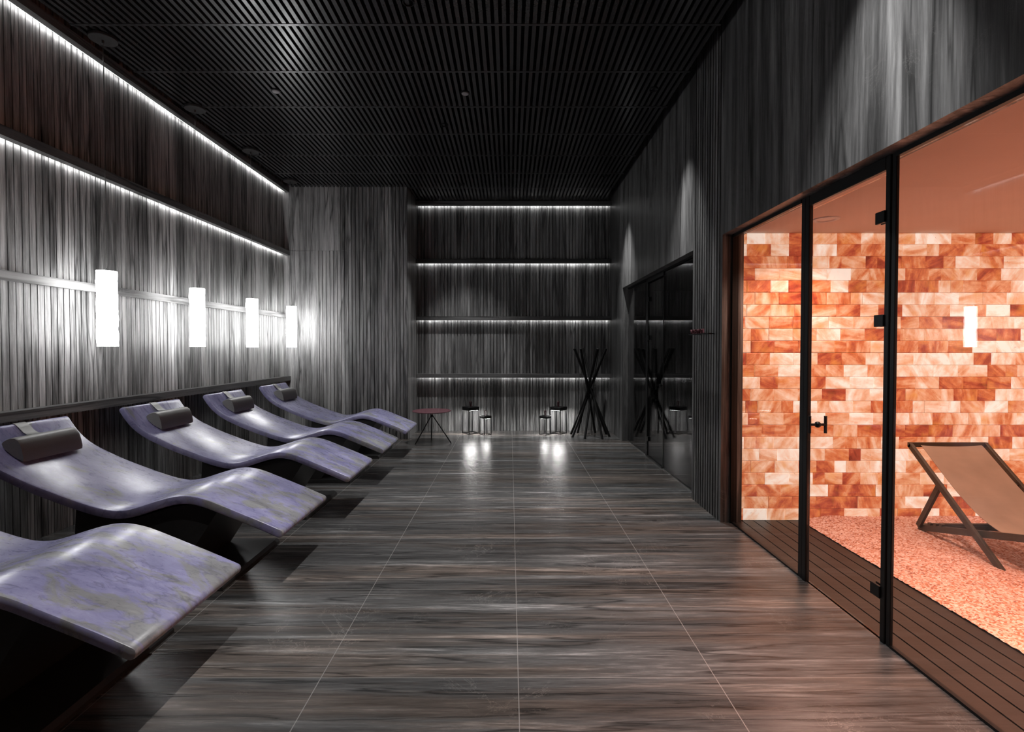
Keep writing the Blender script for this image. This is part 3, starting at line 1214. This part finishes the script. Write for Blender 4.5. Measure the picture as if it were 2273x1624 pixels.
# ------------------------------------------------------------------ deck chair in the salt room
dc = thing('deck_chair', 'folding deck chair with beige canvas sling and olive wooden frame on salt gravel', 'deck chair', (3.33, 3.4, 0.03))
XA0, XA1 = 3.045, 3.615
XB0, XB1 = 3.082, 3.578
A_top, A_bot = (3.885, 0.665), (3.135, 0.012)
B_rear, B_front = (3.83, 0.052), (2.70, 0.350)
for X in (XA0, XA1):
    bm = bmesh.new()
    add_bar(bm, (X, A_top[0], A_top[1]), (X, A_bot[0], A_bot[1]), 0.024, 0.042)
    bevel_all(bm, 0.003, 1)
    obj('back_rail', bm, M_CHAIRWOOD, dc)
bm = bmesh.new()
add_bar(bm, (XA0 - 0.012, A_top[0] - 0.002, A_top[1]), (XA1 + 0.012, A_top[0] - 0.002, A_top[1]), 0.026, 0.034)
obj('top_bar', bm, M_CHAIRWOOD, dc)
bm = bmesh.new()
for X in (XB0, XB1):
    add_bar(bm, (X, B_rear[0], B_rear[1]), (X, B_front[0], B_front[1]), 0.022, 0.044)
add_bar(bm, (XB0, B_front[0], B_front[1]), (XB1, B_front[0], B_front[1]), 0.03, 0.03)
add_bar(bm, (XB0, B_rear[0] - 0.02, B_rear[1]), (XB1, B_rear[0] - 0.02, B_rear[1]), 0.03, 0.03)
fb = obj('seat_frame', bm, M_CHAIRWOOD, dc)
for X in (XB0, XB1):
    for k in range(3):
        y = 3.76 - 0.05 * k - 0.03
        z = 0.052 + (3.83 - y) * 0.264 + 0.026
        obj('notch', box(X - 0.012, X + 0.012, y - 0.012, y + 0.012, z - 0.008, z + 0.014), M_CHAIRWOOD, fb)
bm = bmesh.new()
for X in (XB0 - 0.018, XB1 + 0.018):
    add_bar(bm, (X, 3.625, 0.440), (X, 3.815, 0.070), 0.022, 0.034)
add_bar(bm, (XB0 - 0.018, 3.815, 0.070), (XB1 + 0.018, 3.815, 0.070), 0.026, 0.026)
obj('prop_frame', bm, M_CHAIRWOOD, dc)
bm = bmesh.new()
ctrl = [(3.895, .672), (3.86, .655), (3.72, .535), (3.55, .395), (3.38, .285), (3.22, .228), (3.06, .220), (2.90, .258), (2.76, .335), (2.705, .365), (2.69, .350)]
path = smooth_curve([(a, b) for a, b in ctrl], 0.03)
NX = 8
cols_ = []
for i in range(NX + 1):
    X = 3.115 + (3.575 - 3.115) * i / NX
    sag = 0.010 * (1 - (2 * i / NX - 1) ** 2)
    cols_.append([bm.verts.new((X, p.x, p.y - sag)) for p in path])
for A, B in zip(cols_, cols_[1:]):
    for i in range(len(path) - 1):
        bm.faces.new([A[i], A[i + 1], B[i + 1], B[i]])
bmesh.ops.recalc_face_normals(bm, faces=bm.faces)
bmesh.ops.solidify(bm, geom=list(bm.faces), thickness=0.003)
obj('sling', bm, M_SLING, dc, True)

# ------------------------------------------------------------------ salt room ceiling light
sl = thing('salt_room_downlight', 'round pale recessed ceiling light above the gravel', 'downlight', (2.27, 3.70, ZS))
bm = bmesh.new()
add_lathe(bm, [(0.055, -0.004), (0.066, -0.010), (0.088, -0.006), (0.092, 0.0), (0.055, 0.0)], 40)
obj('trim_ring', bm, plain('pale_ring', (0.55, 0.5, 0.5), 0.5), sl, True, local=True)
bm = bmesh.new()
add_lathe(bm, [(0, -0.003), (0.055, -0.003), (0.055, -0.001), (0, -0.001)], 32)
obj('lens', bm, plain('frosted_lens', (0.6, 0.45, 0.38), 0.4), sl, False, local=True)
SLG = 'round recessed lights of the salt room ceiling'
sl['group'] = SLG
for k, (X, Y, W) in enumerate(((2.27, 3.70, 1.6), (2.9, 1.9, 0.2), (4.0, 1.9, 0.5), (4.0, 3.5, 0.5), (2.12, 1.7, 4.4), (2.12, 0.7, 4.4))):  # last two, over the deck, are added lights that warm the main floor
    if k:
        dup(sl, (X, Y, ZS), 'round recessed salt room light outside the photo, ' + ['', 'in the middle of the gravel', 'by the right brick wall', 'above the brick corner',
                                                                                      'added above the deck to warm the floor', 'added above near deck boards to warm floor'][k], SLG)
    spot('spot_salt', (X, Y, ZS - 0.02), W_SALTSPOT * W, 130 if k < 4 else 96, 0.7, (1.0, 0.58, 0.43) if k < 4 else (1.0, 0.47, 0.31), 0.05)
